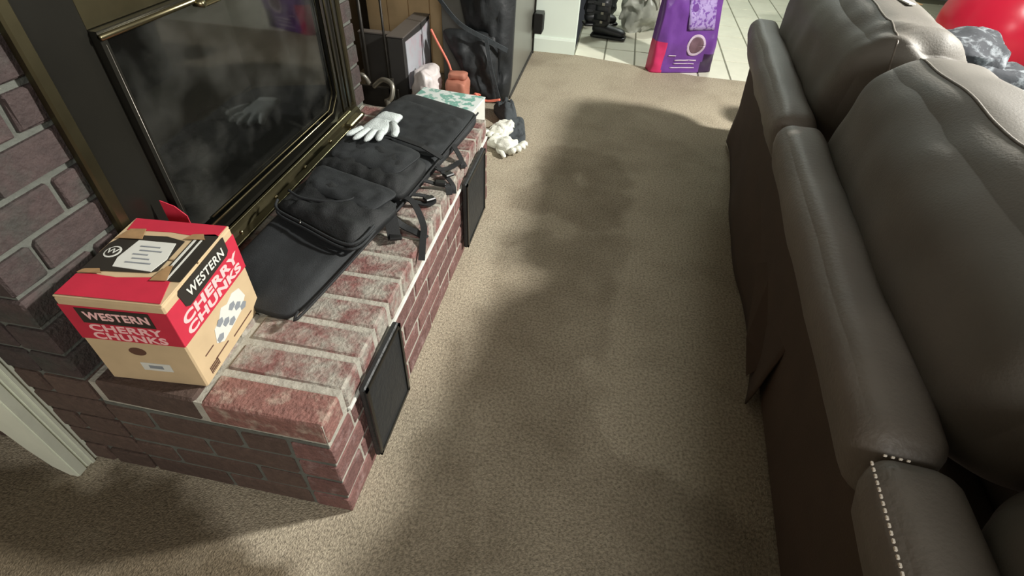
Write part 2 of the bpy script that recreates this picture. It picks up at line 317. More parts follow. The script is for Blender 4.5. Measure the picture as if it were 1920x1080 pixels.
# ---------------------------------------------------------------- walls and ceiling
def struct(o, label=None): return tag(o, label, kind='structure')
struct(box('wall_left', -1.2, -1.1, -2.5, 6.2, 0, 2.4, M['panel']), 'brown panelled wall behind the chimney')
struct(box('wall_right', 4.5, 4.6, -2.5, 6.2, 0, 2.4, M['wall_room']))
struct(box('wall_front', -1.2, 4.6, -2.6, -2.5, 0, 2.4, M['wall_room']))
struct(box('wall_back', -1.2, 4.6, 6.2, 6.3, 0, 2.4, M['wall']))
struct(box('wall_back_partition', -1.1, .18, 3.37, 3.49, 0, 2.4, M['wall']), 'white wall end beside the tiled doorway')
bb = prism('baseboard_back', [(3.37, 0), (3.355, 0), (3.355, .085), (3.362, .1), (3.37, .1)], 'x', -1.1, .185, M['wall']); struct(bb, 'white baseboard at the foot of the white wall')
struct(box('ceiling', -1.2, 4.6, -2.6, 6.3, 2.4, 2.5, M['ceiling']))
# ---------------------------------------------------------------- brick work
HZ = .36
def brick_mesh(L_, D_, H_, seed, bev=.004):
    bm = box_bm(0, L_, 0, D_, 0, H_, bev=bev); rnd = random.Random(seed)
    for v in bm.verts: v.co += V((rnd.uniform(-1, 1), rnd.uniform(-1, 1), rnd.uniform(-1, 1)))*.0016
    me = bpy.data.meshes.new('brick'); bm.to_mesh(me); bm.free(); return me
_bc = {}
def brick(L_, D_, H_, x, y, z, m, parent, rz=0, bev=.004):
    key = (round(L_, 3), round(D_, 3), round(H_, 3), random.randint(0, 2), m.name)
    if key not in _bc: _bc[key] = brick_mesh(L_, D_, H_, hash(key[:4]) & 0xffff, bev)
    o = link('brick', _bc[key], m, parent); o.location = (x, y, z); o.rotation_euler = (0, 0, rz); return o
hearth = box('hearth', -.513, -.004, .006, 1.41, 0, HZ-.005, M['mortar'])
box('end_mortar_shade', -.513, -.004, .0045, .0065, 0, HZ-.072, M['mortar_dark'], hearth)  # thin dark slab, shade of the end face painted as mortar colour
tag(hearth, 'raised red brick fireplace hearth running away along the carpet, chalky mortar', 'hearth')
CP = .072; G = .012
# front face (x = 0), four stretcher courses
for c in range(4):
    y = -(.105 if c % 2 else 0); z = c*CP+.003
    while y < 1.415:
        y0 = max(y, 0); y1 = min(y+.2, 1.415)
        if y1-y0 > .02: brick(y1-y0, .09, CP-G, 0, y0, z, M['brick'], hearth, rz=math.pi/2)
        y += .21
# near end face (y = 0)
for c in range(4):
    x = -.015-(0.095 if c % 2 == 0 else .2); z = c*CP+.003; x1 = -.096 if True else 0
    x = -.1
    first = .1 if c % 2 else .2
    ln = first
    while x > -.513:
        x0 = max(x-ln, -.513)
        if x-x0 > .02: brick(x-x0, .09, CP-G, x0, 0, z, M['brick_end_shade'], hearth)
        x -= ln+.01; ln = .2
# top course: headers along the front edge, second row behind
n = 16; pitch = 1.415/n
for i in range(n):
    y = i*pitch
    b = brick(.262, pitch-.013, CP-.004, -.262+random.uniform(-.002, .001), y+.004, HZ-CP+.004+random.uniform(-.001, .001), M['brick_top'] if i else M['brick_first'], hearth, bev=.006)
    brick(.225, pitch-.013, CP-.004, -.5, y+.004, HZ-CP+.004, M['brick_top'] if i else M['brick_end_shade'], hearth, bev=.006)
M['chalk'] = mat('chalky_mortar', (206, 206, 198), .95, var=.12, vscale=30)
box('mortar_line', -.004, .004, .095, 1.405, HZ-CP-.004, HZ-CP+.005, M['chalk'], hearth, bev=.001)
# chimney breast, a hollow block round the firebox
ch = boxes('wall_chimney', [(-1.1, -.523, .008, .3, 0, 2.4), (-1.1, -.523, 1.3, 1.44, 0, 2.4), (-1.1, -.523, .3, 1.3, 1.12, 2.4), (-1.1, -.523, .3, 1.3, 0, .37), (-1.1, -1.0, .3, 1.3, .37, 1.12)], M['mortar_dark'])
struct(ch, 'dark brick chimney breast above the hearth')
CW = .0753
for k in range(27):
    z = HZ+k*CW+.004
    if k >= 10:
        y = -(.1 if k % 2 else 0)
        while y < 1.44:
            ya = max(y, 0); yb = min(y+.2, 1.44)
            if yb-ya > .02: brick(yb-ya, .09, CW-G, -.513, ya, z, M['brick_dark'], ch, rz=math.pi/2)
            y += .212
    j = .076 if k % 2 else .165
    if k < 10: brick(j-.006, .09, CW-G, -.513, 0, z, M['brick_dark'], ch, rz=math.pi/2)
    if k < 10: brick(.262-j-.006, .09, CW-G, -.513, j+.006, z, M['brick_dark'], ch, rz=math.pi/2)
    if k < 10: brick(.1, .09, CW-G, -.513, 1.34, z, M['brick_dark'], ch, rz=math.pi/2)
    x = -.61; ln = .2 if k % 2 else .1
    while x > -1.1:
        x0 = max(x-ln, -1.1)
        if x-x0 > .02: brick(x-x0, .09, CW-G, x0, 0, z, M['brick_dark'], ch)
        x -= ln+.01; ln = .2
for c in range(5):
    z = c*CP+.003; x = -.519; ln = .2 if c % 2 else .1
    while x > -1.1:
        x0 = max(x-ln, -1.1)
        if x-x0 > .02: brick(x-x0, .09, CP-G, x0, 0, z, M['brick_end_shade'], ch)
        x -= ln+.01; ln = .2
# black vent plates on the front face
for (y0, y1), lb in (((.132, .345), 'square black plate on the near part of the hearth front'), ((1.0, 1.275), 'black plate near the far end of the hearth front')):
    t = thing('vent_plate', lb, 'plate', (.006, (y0+y1)/2, .04), 0, 'black plates on the hearth front'); a = (y1-y0)/2
    box('plate', .001, .017, -a, a, 0, .272, M['vent'], t, bev=.004)
    boxes('rim', [(.017, .021, -a+.002, -a+.012, .003, .269), (.017, .021, a-.012, a-.002, .003, .269), (.017, .021, -a+.002, a-.002, .003, .012), (.017, .021, -a+.002, a-.002, .26, .269)], M['black_metal'], t)
# ---------------------------------------------------------------- fireplace insert
fi = thing('fireplace_insert', 'brass and black glass-fronted fireplace insert set in the dark brick chimney', 'fireplace', (-.513, .8, .365))
def fb(name, x0, x1, y0, y1, z0, z1, m, bev=.0015): return box(name, x0, x1, y0-.8, y1-.8, z0-.365, z1-.365, m, fi, bev)
fb('side_panel', .001, .014, .245, .362, .372, 1.1, M['black_metal']); fb('side_panel', .001, .014, 1.185, 1.335, .372, 1.1, M['black_metal'])
fb('outer_trim', .001, .022, .222, .25, .366, 1.1, M['brass'], .004); fb('outer_trim', .001, .02, 1.30, 1.325, .366, 1.1, M['brass'], .004)
fb('top_panel', .001, .012, .362, 1.185, .925, 1.1, M['brass']); fb('louver', .012, .02, .362, 1.185, .985, .993, M['black_metal'])
def ring(name, x0, x1, yo0, yo1, zo0, zo1, w_, ch_, m):
    def outl(y0, y1, z0, z1, c): return [(y0+c, z0), (y1-c, z0), (y1, z0+c), (y1, z1), (y0, z1), (y0, z0+c)]
    o_ = outl(yo0, yo1, zo0, zo1, ch_); i_ = outl(yo0+w_, yo1-w_, zo0+w_, zo1-w_, ch_*.9); n_ = 6; vs_ = []
    for xx in (x0, x1):
        for q in (o_, i_): vs_ += [(xx, p[0]-.8, p[1]-.365) for p in q]
    fs = []
    for k in range(n_):
        k2 = (k+1) % n_; fs += [(k, k2, n_+k2, n_+k), (12+k, 12+n_+k, 12+n_+k2, 12+k2), (k, 12+k, 12+k2, k2), (n_+k, n_+k2, 12+n_+k2, 12+n_+k)]
    return mesh(name, vs_, fs, m, fi)
ring('door_frame', .002, .03, .362, 1.185, .41, .925, .016, .05, M['black_metal'])
def trim(pts, r_, m, nm='door_trim'): return tube(nm, [(x, y-.8, z-.365) for x, y, z in pts], r_, m, fi, n=6)
trim([(.031, .43, .452), (.031, 1.115, .452), (.031, 1.168, .502), (.031, 1.168, .925)], .0035, M['brass_bright'])
trim([(.024, .45, .464), (.024, 1.105, .464), (.024, 1.152, .51), (.024, 1.152, .925)], .003, M['brass'])
trim([(.033, .362, .915), (.033, 1.18, .915)], .006, M['brass_bright'], 'top_bar')
trim([(.028, .372, .9), (.028, .372, .49), (.028, .41, .455)], .0022, M['steel'])
trim([(.02, 1.215, .41), (.02, 1.215, 1.09)], .004, M['brass']); trim([(.02, 1.26, .41), (.02, 1.26, 1.09)], .004, M['brass'])
def pane(y0, y1): return mesh('glass_pane', [(.012, a-.8, b-.365) for a, b in ((y0, .49), (y0+.04, .46), (y1-.04, .46), (y1, .49), (y1, .915), (y0, .915))]+[(.017, a-.8, b-.365) for a, b in ((y0, .49), (y0+.04, .46), (y1-.04, .46), (y1, .49), (y1, .915), (y0, .915))],
    [(0, 1, 2, 3, 4, 5), (11, 10, 9, 8, 7, 6)]+[(i, (i+1) % 6, 6+(i+1) % 6, 6+i) for i in range(6)], M['glass'], fi)
pane(.376, 1.17)
fb('firebox', -.4, -.39, .31, 1.29, .375, 1.11, M['firebox']); fb('firebox_floor', -.4, -.0, .31, 1.29, .371, .38, M['firebox'])
fb('firebox_side', -.4, -.0, .302, .312, .38, 1.11, M['firebox']); fb('firebox_side', -.4, 0, 1.288, 1.298, .38, 1.11, M['firebox']); fb('firebox_top', -.4, 0, .312, 1.288, 1.1, 1.115, M['firebox'])
for i, (yy, zz, xx) in enumerate(((.6, .42, -.2), (.78, .43, -.28), (.7, .5, -.22))):
    tube('log', [(xx, yy-.8-.18, zz-.365), (xx+.02, yy-.8, zz-.36), (xx-.02, yy-.8+.2, zz-.37)], .045, M['log'], fi)
# stepped sill below the doors
prism('sill', [(.0, .002), (.058, .002), (.058, .012), (.044, .018), (.04, .03), (.03, .036), (.03, .05), (.0, .05)], 'y', -.55, .5, M['brass'], fi)
fb('sill_rail', .03, .036, .3, 1.24, .405, .409, M['brass_bright'], .001); fb('sill_rail', .058, .062, .28, 1.26, .374, .377, M['brass_bright'], .001)
for yy in (.5, .68, .86, 1.04, 1.2):
    bmm = bmesh.new(); bmesh.ops.create_icosphere(bmm, subdivisions=2, radius=.006); me = bpy.data.meshes.new('screw'); bmm.to_mesh(me); bmm.free(); s = link('screw', me, M['brass_bright'], fi, True); s.location = (.045, yy-.8, .02)
fb('corner_bracket', .03, .07, 1.16, 1.27, .372, .392, M['brass_bright'], .004)
hd = fb('door_handle', .034, .05, .635, .70, .9, .908, M['brass_bright'], .003)
tube('handle_knob', [(.03, -.17, .545), (.055, -.17, .545)], .008, M['brass_bright'], hd)
# ---------------------------------------------------------------- carton on the hearth corner
bw, bd, bh = .2, .238, .23
cx_, cy_ = -.265, .041; ang = math.radians(5.5)
carton = thing('cardboard_carton', 'tan and red cardboard carton of smoker wood on the near corner of the hearth', 'box', (cx_, cy_, HZ+.001), ang)
# local: x from -bw to 0, y 0..bd
box('carton_body', -bw, 0, 0, bd, 0, bh-.004, M['kraft'], carton, bev=.003)
box('near_flap', -bw+.001, -.001, .001, bd*.5-.002, bh-.004, bh, M['kraft'], carton, bev=.001)
box('far_flap', -bw+.001, -.001, bd*.5+.002, bd-.001, bh-.004, bh+.001, M['kraft'], carton, bev=.001)
e = .0006
def dec(name, pts, m, off=0): # on top, pts local xy
    return prism(name, pts, 'z', bh+.0008+off, bh+.0014+off+e, m, carton)
zr = .122
box('red_band', -bw+.0, 0-.0, -e, .0, zr, bh-.02, M['red'], carton); box('red_band', 0, e, 0, bd, zr, bh-.02, M['red'], carton)
box('red_band', -bw-e, -bw, 0, bd, zr, bh-.02, M['red'], carton); box('red_band', -bw, 0, bd, bd+e, zr, bh-.02, M['red'], carton)
dec('red_print', [(-bw+.004, .004), (-.004, .004), (-.02, .06), (-.06, .066), (-.12, .058), (-.17, .062), (-bw+.004, .058)], M['red'])
dec('red_print', [(-bw+.01, .195), (-.1, .2), (-.06, .196), (-.004, .2), (-.004, bd-.003), (-bw+.004, bd-.003)], M['red'])
dec('black_print', [(-bw+.004, .07), (-.13, .074), (-.07, .078), (-.058, .085), (-.058, .175), (-.1, .185), (-bw+.02, .18), (-bw+.004, .15)], M['boxblack'])
dec('black_print', [(-.046, .06), (-.002, .062), (-.002, .2), (-.012, .205), (-.04, .2), (-.046, .19)], M['boxblack'])
dec('white_stripe', [(-.043, .062), (-.038, .062), (-.038, .19), (-.043, .19)], M['boxwhite'], .0006)
dec('white_stripe', [(-.03, .062), (-.026, .062), (-.026, .19), (-.03, .19)], M['boxwhite'], .0006)
dec('shipping_label', [(-.145, .085), (-.068, .08), (-.06, .118), (-.07, .165), (-.145, .165), (-.152, .11)], M['boxwhite'], .0012)
for i in range(5): dec('label_line', [(-.13+.006*(i % 2), .098+i*.012), (-.08-.01*(i % 3), .098+i*.012), (-.08-.01*(i % 3), .1005+i*.012), (-.13+.006*(i % 2), .1005+i*.012)], M['boxsketch'], .0022)
ringp = [(math.cos(t)*.015-.172, math.sin(t)*.017+.125) for t in np.linspace(0, 2*math.pi, 20)[:-1]]
dec('round_emblem', ringp, M['boxwhite'], .0008)
dec('round_emblem_centre', [((x+.172)*.78-.172, (y-.125)*.78+.125) for x, y in ringp], M['boxblack'], .0016)
text('emblem_lettering', 'W', .02, frame((-.172, .125, bh+.0042), (1, 0, 0), (0, 1, 0)), M['boxwhite'], carton)
for (xa, ya, xb, yb) in ((-.055, .056, -.025, .1), (-.19, .165, -.14, .2), (-.06, .18, -.02, .2), (-bw+.005, .06, -.15, .075)):
    dec('torn_patch', [(xa, ya), (xb, ya+.003), (xb-.006, (ya+yb)/2), (xb-.012, yb), (xa+.008, yb-.004), (xa+.004, (ya+yb)/2)], M['carton_edge'], .0028)
# front face print
box('name_panel', -bw+.028, -.035, -.0014, -e, .168, .206, M['boxblack'], carton)
text('lettering', 'WESTERN', .026, frame((-bw/2+.0, -.0018, .187), (1, 0, 0), (0, 0, 1)), M['boxpink'], carton, .98, .0008)
text('lettering', 'CHERRY', .024, frame((-bw/2, -.001, .1545), (1, 0, 0), (0, 0, 1)), M['boxpink'], carton, 1.45, .0008)
text('lettering', 'CHUNKS', .024, frame((-bw/2, -.001, .133), (1, 0, 0), (0, 0, 1)), M['boxpink'], carton, 1.4, .0008)
prism('hand_hole', [(math.cos(t)*.017-.105, math.sin(t)*.011+.095) for t in np.linspace(0, 2*math.pi, 18)[:-1]], 'y', -.001, -.0002, M['brownprint'], carton)
box('sticker', -.115, -.055, -.0012, -.0002, .04, .062, M['boxwhite'], carton); box('sticker_print', -.1, -.072, -.0018, -.0012, .047, .056, M['boxsketch'], carton)
# right side print
prism('name_panel', [(.045, .224), (.04, .218), (.045, .186), (.055, .179), (.195, .186), (.205, .193), (.205, .226)], 'x', .0002, .0016, M['boxblack'], carton)
text('lettering', 'WESTERN', .027, frame((.003, .125, .203), (0, 1, 0), (0, 0, 1)), M['boxwhite'], carton, 1.0, .0005)
text('lettering', 'CHERRY', .029, frame((.0012, .122, .164), (0, 1, 0), (0, 0, 1)), M['boxpink'], carton, 1.72, .0012)
text('lettering', 'CHUNKS', .026, frame((.0012, .122, .138), (0, 1, 0), (0, 0, 1)), M['boxpink'], carton, 1.8, .0012)
prism('chunk_picture', [(.07, .055), (.09, .04), (.13, .045), (.17, .05), (.2, .07), (.19, .1), (.165, .108), (.14, .1), (.12, .108), (.1, .09), (.08, .085)], 'x', .0002, .001, M['boxwhite'], carton)
rnd = random.Random(3)
for i in range(7):
    y0, z0 = .085+.018*i*.9, .056+.018*((i*2) % 3)*.8; a = rnd.uniform(0, 1)
    prism('chunk_sketch', [(y0+.013*math.cos(a+t), z0+.009*math.sin(a+t)) for t in (0, 1.2, 2.4, 3.7, 5)], 'x', .001, .0016, M['boxsketch'], carton)
boxes('barcode', [(.0002, .001, .025+i*.004, .027+i*.004, .012, .03) for i in range(8)], M['brownprint'], carton)
boxes('small_print', [(.0002, .001, .05, .1, .028, .031), (.0002, .001, .12, .2, .02, .023), (.0002, .001, .03, .06, .06, .0625)], M['brownprint'], carton)
# the same print on the side towards the glass
box('name_panel', -bw-.0016, -bw-e, .04, bd-.04, .17, .208, M['boxblack'], carton)
FL = frame((-bw-.002, .12, .188), (0, -1, 0), (0, 0, 1)); text('lettering', 'WESTERN', .028, FL, M['boxwhite'], carton, 1.0, .0005)
text('lettering', 'CHERRY', .026, frame((-bw-.001, .12, .158), (0, -1, 0), (0, 0, 1)), M['boxpink'], carton, 1.6, .001); text('lettering', 'CHUNKS', .024, frame((-bw-.001, .12, .134), (0, -1, 0), (0, 0, 1)), M['boxpink'], carton, 1.6, .001)
box('sticker', -bw-.0012, -bw-.0002, .06, .18, .03, .09, M['boxwhite'], carton)
# red paper corner sticking up behind the carton
rp = mesh('paper_scrap', [(-.478, .322, HZ+.236), (-.45, .325, HZ+.224), (-.425, .322, HZ+.205), (-.425, .322, HZ), (-.478, .322, HZ)], [(0, 1, 2, 3, 4)], M['red'])
sd = rp.modifiers.new('s', 'SOLIDIFY'); sd.thickness = .002; tag(rp, 'red paper corner sticking up behind the cardboard carton', 'paper')
# ---------------------------------------------------------------- black padded case lying on the hearth
case = thing('rifle_case', 'long black padded soft case with pouches lying along the hearth', 'bag', (-.27, .85, HZ+.001))
def cq(*pts): return [(p[0]+.27, p[1]-.85)+((p[2]-HZ-.001,) if len(p) > 2 else ()) for p in pts]
pad('case_body', cq((-.43, .275), (-.178, .236), (-.012, 1.40), (-.375, 1.53)), .045, M['case'], case, n=60, p=9, k=12, nz=.008, ns=9,
    extra=lambda u, v: .0)
# zipper piping round the body
pl_ = []
for a, b in (((-.172, .25), (-.155, .262)), ((-.155, .262), (-.09, .75)), ((-.09, .75), (-.028, 1.38))):
    pl_.append((a[0]+.27, a[1]-.85, .034))
pl_.append((-.028+.27, 1.38-.85, .034))
tube('zipper', smooth_path(pl_, 5), .0035, M['strap'], case, n=6)
pz = .04
p1 = pad('pouch', [(x, y, pz) for x, y in cq((-.41, .575), (-.125, .455), (-.075, .68), (-.385, .765))], -0+.05, M['case_pouch'], case, n=40, p=6, k=5, nz=.022, ns=15)
p2 = pad('pouch', [(x, y, pz) for x, y in cq((-.41, .79), (-.09, .70), (-.07, .92), (-.38, 1.03))], .052, M['case_pouch'], case, n=40, p=6, k=5, nz=.022, ns=14, seed=4)
f1 = pad('pouch_flap', [(x, y, pz+.04) for x, y in cq((-.36, .66), (-.13, .585), (-.085, .7), (-.375, .79))], .016, M['case'], case, n=22, nz=.014, ns=20, seed=2)
f2 = pad('pouch_flap', [(x, y, pz+.042) for x, y in cq((-.375, .84), (-.13, .78), (-.09, .93), (-.37, 1.04))], .014, M['case'], case, n=22, nz=.014, ns=20, seed=3)
for k, dz in enumerate((.018, .034)):
    tube('pouch_zipper', smooth_path([(x, y, pz+dz) for x, y in cq((-.405, .60), (-.38, .556), (-.28, .512), (-.16, .462), (-.118, .475), (-.105, .55))], 6), .004, M['case'], case, n=6)
tube('zipper_pull', [(x, y, .075) for x, y in cq((-.30, .525), (-.292, .512))], .003, M['zip'], case, n=6)
tube('pouch_piping', smooth_path([(x, y, pz+.052) for x, y in cq((-.38, .625), (-.33, .6), (-.25, .6), (-.2, .625), (-.19, .665))], 6), .004, M['case'], case, n=6)
pad('end_panel', [(x, y, pz+.004) for x, y in cq((-.38, 1.08), (-.07, .97), (-.04, 1.28), (-.36, 1.40))], .012, M['case'], case, n=36, nz=.012, ns=22, seed=9)
for yy in (1.0,):
    ribbon('webbing_band', [(x, y, z-HZ) for (x, y), z in zip(cq((-.36, yy+.09), (-.25, yy+.05), (-.12, yy+.0), (-.05, yy-.02)), (.418, .432, .432, .41))], .02, .004, M['strap'], case)
def strap(pts, wd=.018, th=.004, nm='strap', m='strap'):
    P = smooth_path([(x+.27, y-.85, z-HZ) for x, y, z in pts], 6); return ribbon(nm, P, wd, th, M[m], case, side=None)
strap([(-.121, .745, .405), (-.066, .73, .40), (-.012, .66, .376), (.006, .60, .37), (.016, .55, .34)])
strap([(-.13, .66, .41), (-.07, .645, .375), (-.025, .632, .368), (.008, .622, .36)], .022)
strap([(-.15, .70, .42), (-.10, .64, .40), (-.07, .585, .372)], .036, .014)
strap([(-.092, .782, .39), (-.06, .809, .372), (-.025, .80, .368), (-.036, .772, .368), (-.09, .764, .38)], .016)
strap([(-.085, .862, .395), (-.045, .885, .372), (-.008, .887, .368), (.006, .86, .355)], .02)
strap([(-.071, .974, .39), (-.02, .93, .372), (.008, .90, .362), (.014, .885, .345)], .014)
strap([(-.06, .94, .39), (-.03, .99, .372), (-.006, 1.04, .372), (.01, 1.03, .36)], .02)
strap([(-.05, 1.106, .395), (-.01, 1.06, .372), (.008, 1.02, .36)], .016)
for (x, y, r) in ((-.068, .585, .5), (-.036, .79, .9), (-.03, .886, .2), (-.02, .94, 1.0)):
    b_ = box('buckle', -.018, .018, -.012, .012, 0, .01, M['buckle'], case, bev=.003); b_.location = (x+.27, y-.85, .012); b_.rotation_euler = (0, .1, r)
# ---------------------------------------------------------------- gloves
def glove(name, label, m, loc, rz, s=1., curl=0., group=None, seed=0, mir=1, r=1.):
    g = thing(name, label, 'glove', loc, rz, group); q = s*mir
    pad('palm', [(-.045*q, -.05*s, 0), (.045*q, -.05*s, 0), (.048*q, .05*s, 0), (-.044*q, .05*s, 0)], .02*s*r, m, g, n=16, p=5, k=4, nz=.006*r, ns=30, seed=seed)
    pad('cuff', [(-.04*q, -.105*s, 0), (.038*q, -.105*s, 0), (.043*q, -.045*s, 0), (-.043*q, -.045*s, 0)], .018*s*r, m, g, n=12, p=8, k=5, nz=.004*r, ns=40, seed=seed+1)
    for i, (x, l, a) in enumerate(((-.035, .062, .34), (-.012, .075, .12), (.012, .072, -.08), (.035, .055, -.32))):
        P = []
        for k in range(6):
            t = k/5; P.append((q*(x-math.sin(a)*l*t), s*(.04+math.cos(a)*l*t*(1-.35*curl*t)), s*(.011+curl*.028*math.sin(t*2.6))))
        rr = s*(1+.25*(r-1)); tube('finger', P, .011, m, g, n=8, rad=[rr*.0125, rr*.0128, rr*.0125, rr*.012, rr*.0105, rr*.005], flat=.75)
    tube('thumb', [(.036*q, -.03*s, .01*s), (.06*q, -.005*s, .011*s), (.075*q, .02*s, .011*s+curl*.01), (.082*q, .04*s, .01*s), (.084*q, .047*s, .01*s)], .012, m, g, n=8, rad=[s*.015, s*.0145, s*.013, s*.011, s*.004], flat=.75)
    return g
glove('work_glove', 'pale grey knit work glove lying spread on the black case', M['glove'], (-.282, 1.035, .458), math.radians(172), 1.0, mir=-1)
g1 = glove('work_glove', 'white knit glove crumpled on the carpet by the hearth end, nearer one', M['glove_white'], (.005, 1.86, .004), math.radians(-115), 1.0, 1.0, seed=5, r=2.6)
g2 = glove('work_glove', 'white knit glove on the carpet behind the nearer crumpled one', M['glove_white'], (-.065, 2.0, .004), math.radians(165), 1.0, .9, seed=8, r=2.8)
soft('bunched_knit', -.05, .05, -.06, .05, 0, .05, .03, M['glove_white'], g1, n=14, nz=.02, ns=24, flatbase=True)
soft('bunched_knit', -.06, .05, -.08, .04, 0, .055, .03, M['glove_white'], g2, n=14, nz=.02, ns=22, seed=2, flatbase=True)
# ---------------------------------------------------------------- sofa
sofa = thing('reclining_sofa', 'dark brown leather sofa seen from behind along the right side', 'sofa', (.972, 0, 0), -math.radians(3.9))
segs = [(-1.1, .0), (.01, 1.125), (1.135, 2.26)]
def pad_fn(P):
    return (P.x+.02*math.sin(P.z*7)*0, P.y, P.z)
prism('back_panel', [(.0, .03), (-.035, .5), (.03, .5), (.06, .03)], 'y', -1.15, 2.25, M['leather_dark'], sofa, bev=.006)
box('base_frame', .06, .95, -1.2, 2.3, .04, .3, M['leather_dark'], sofa, bev=.01)
bvhs = []
def topz(x, y):
    return max([h[0].z for h in (b.ray_cast(V((x, y, 2)), V((0, 0, -1))) for b in bvhs) if h[0]] or [0])
for i, (y0, y1) in enumerate(segs):
    soft('back_pad', -.09, .035, y0, y1, .44, .605, .04, M['leather_pad'], sofa, n=24, bulge=.008, nz=.006, ns=5, seed=i,
         fn=lambda P: (P.x+max(0, .54-P.z)*.3, P.y, P.z))
    soft('back_cushion', .03, .33, y0+.005, y1-.005, .47, .862, .12, M['leather'], sofa, n=44, bulge=.02, nz=.016, ns=3.6, seed=i*7+1,
         fn=lambda P: (P.x, P.y-(P.z-.6)*.25, P.z+.011*math.sin((P.x*.5+P.y)*62+3*noise.noise(P*9))*math.exp(-((P.x-.2)**2+(P.y-1.22)**2)/.014)*(P.z > .8)))
    cush = bpy.data.objects['back_cushion' if i == 0 else 'back_cushion.%03d' % i].data; bvhs.append(BVHTree.FromPolygons([v.co for v in cush.vertices], [p.vertices[:] for p in cush.polygons]))
    tube('seam', [V((.115, y, topz(.115, y)+.0005)) for y in np.linspace(y0-.05, y1-.16, 40) if topz(.115, y) > .6], .0028, M['leather_pad'], sofa, n=6)
for y0, y1 in segs: soft('seat_cushion', .3, 1.12, y0, y1, .26, .46, .06, M['leather'], sofa, n=12, bulge=.015, nz=.006, ns=4)
soft('armrest', .05, 1.1, -1.36, -1.14, .05, .62, .08, M['leather'], sofa, n=12, bulge=.01)
soft('armrest', .36, .8, 2.29, 2.5, .1, .55, .09, M['leather'], sofa, n=14, bulge=.02, nz=.01)
# stitches on the nearest pad
boxes('stitching', [(-.091, -.088, y, y+.005, .587, .59) for y in np.arange(-.5, -.01, .010)]+[(x, x+.004, -.012, -.01, .602, .605) for x in np.arange(-.08, -.045, .01)], M['stitch'], sofa)['kind'] = 'stuff'
# loose dust cover hanging off the back
def flap():
    n_, mrows = 60, 10; vs_ = []; fs = []
    for i in range(n_+1):
        y = .52+i/n_*1.72
        for j in range(mrows+1):
            t = j/mrows; z = .36*(1-t)+.012*t
            off = .006+.02*t+.016*math.sin(y*5+1)*t+.012*noise.noise(V((y*4, t*2, 0)))*t
            if i < 7: off += .02*t*(1-i/7)
            vs_.append((-off, y, z))
    for i in range(n_):
        for j in range(mrows):
            a = i*(mrows+1)+j; fs.append((a, a+1, a+mrows+2, a+mrows+1))
    o = mesh('dust_cover', vs_, fs, M['leather_dark'], sofa, True); s = o.modifiers.new('s', 'SOLIDIFY'); s.thickness = .004
flap()
mesh('torn_flap', [(-.03, .62, .02), (-.03, .95, .2), (.0, .9, .26), (.0, .6, .12), (-.05, .7, .1)], [(0, 4, 1), (4, 2, 1), (4, 3, 2), (0, 3, 4)], M['leather_dark'], sofa)
# crumpled leather folds and a small white strip at the top of the far cushion
tg = box('pale_strip', -.01, .01, -.035, .035, -.002, .002, M['boxwhite'], sofa, bev=.001); tg.location = (.19, 1.42, topz(.19, 1.42)+.003); tg.rotation_euler = (0, 0, .25)
# ---------------------------------------------------------------- white stand leg
st = thing('white_stand', 'white painted wooden stand with a curved bracket leg at the hearth corner', 'stand', (-.7, -.03, 0))
arch = [(.015, 0), (.015, .62), (-.38, .62), (-.38, .34), (-.2, .27), (-.13, .225), (-.085, .17), (-.07, .1), (-.045, .03), (-.012, 0)]
prism('front_leg', arch, 'y', -.026, .0, M['paint'], st, bev=.003)
prism('side_leg', [(-.0, 0), (.036, 0), (.036, .62), (-.0, .62)], 'x', -.012, .015, M['paint'], st, bev=.003)
prism('bead', [(.012, 0), (.022, 0), (.022, .62), (.012, .62)], 'x', .015, .019, M['paint'], st, bev=.0015)
box('top_board', -.4, .03, -.035, .035, .62, .645, M['paint'], st, bev=.004)
# ---------------------------------------------------------------- clutter beyond the hearth
cb = thing('media_cabinet', 'grey laminate cabinet standing by the white wall end', 'cabinet', (-.3, 2.9, 0))
box('body', -.2, .19, -.42, .42, .0, .72, M['greycab'], cb, bev=.003); box('top', -.21, .205, -.43, .43, .72, .745, M['greycab'], cb, bev=.004)
box('edge_strip', .19, .202, .404, .42, .0, .72, M['black_metal'], cb)
box('foot_strip', .19, .197, -.42, .404, .0, .02, M['darkbox'], cb)
bk = thing('speaker_box', 'small black box mounted at the far edge of the grey cabinet', 'speaker', (-.075, 3.27, .15))
box('housing', -.023, .035, -.04, .06, 0, .125, M['buckle'], bk, bev=.004); box('grille', .035, .037, -.032, .052, .01, .115, M['strap'], bk)
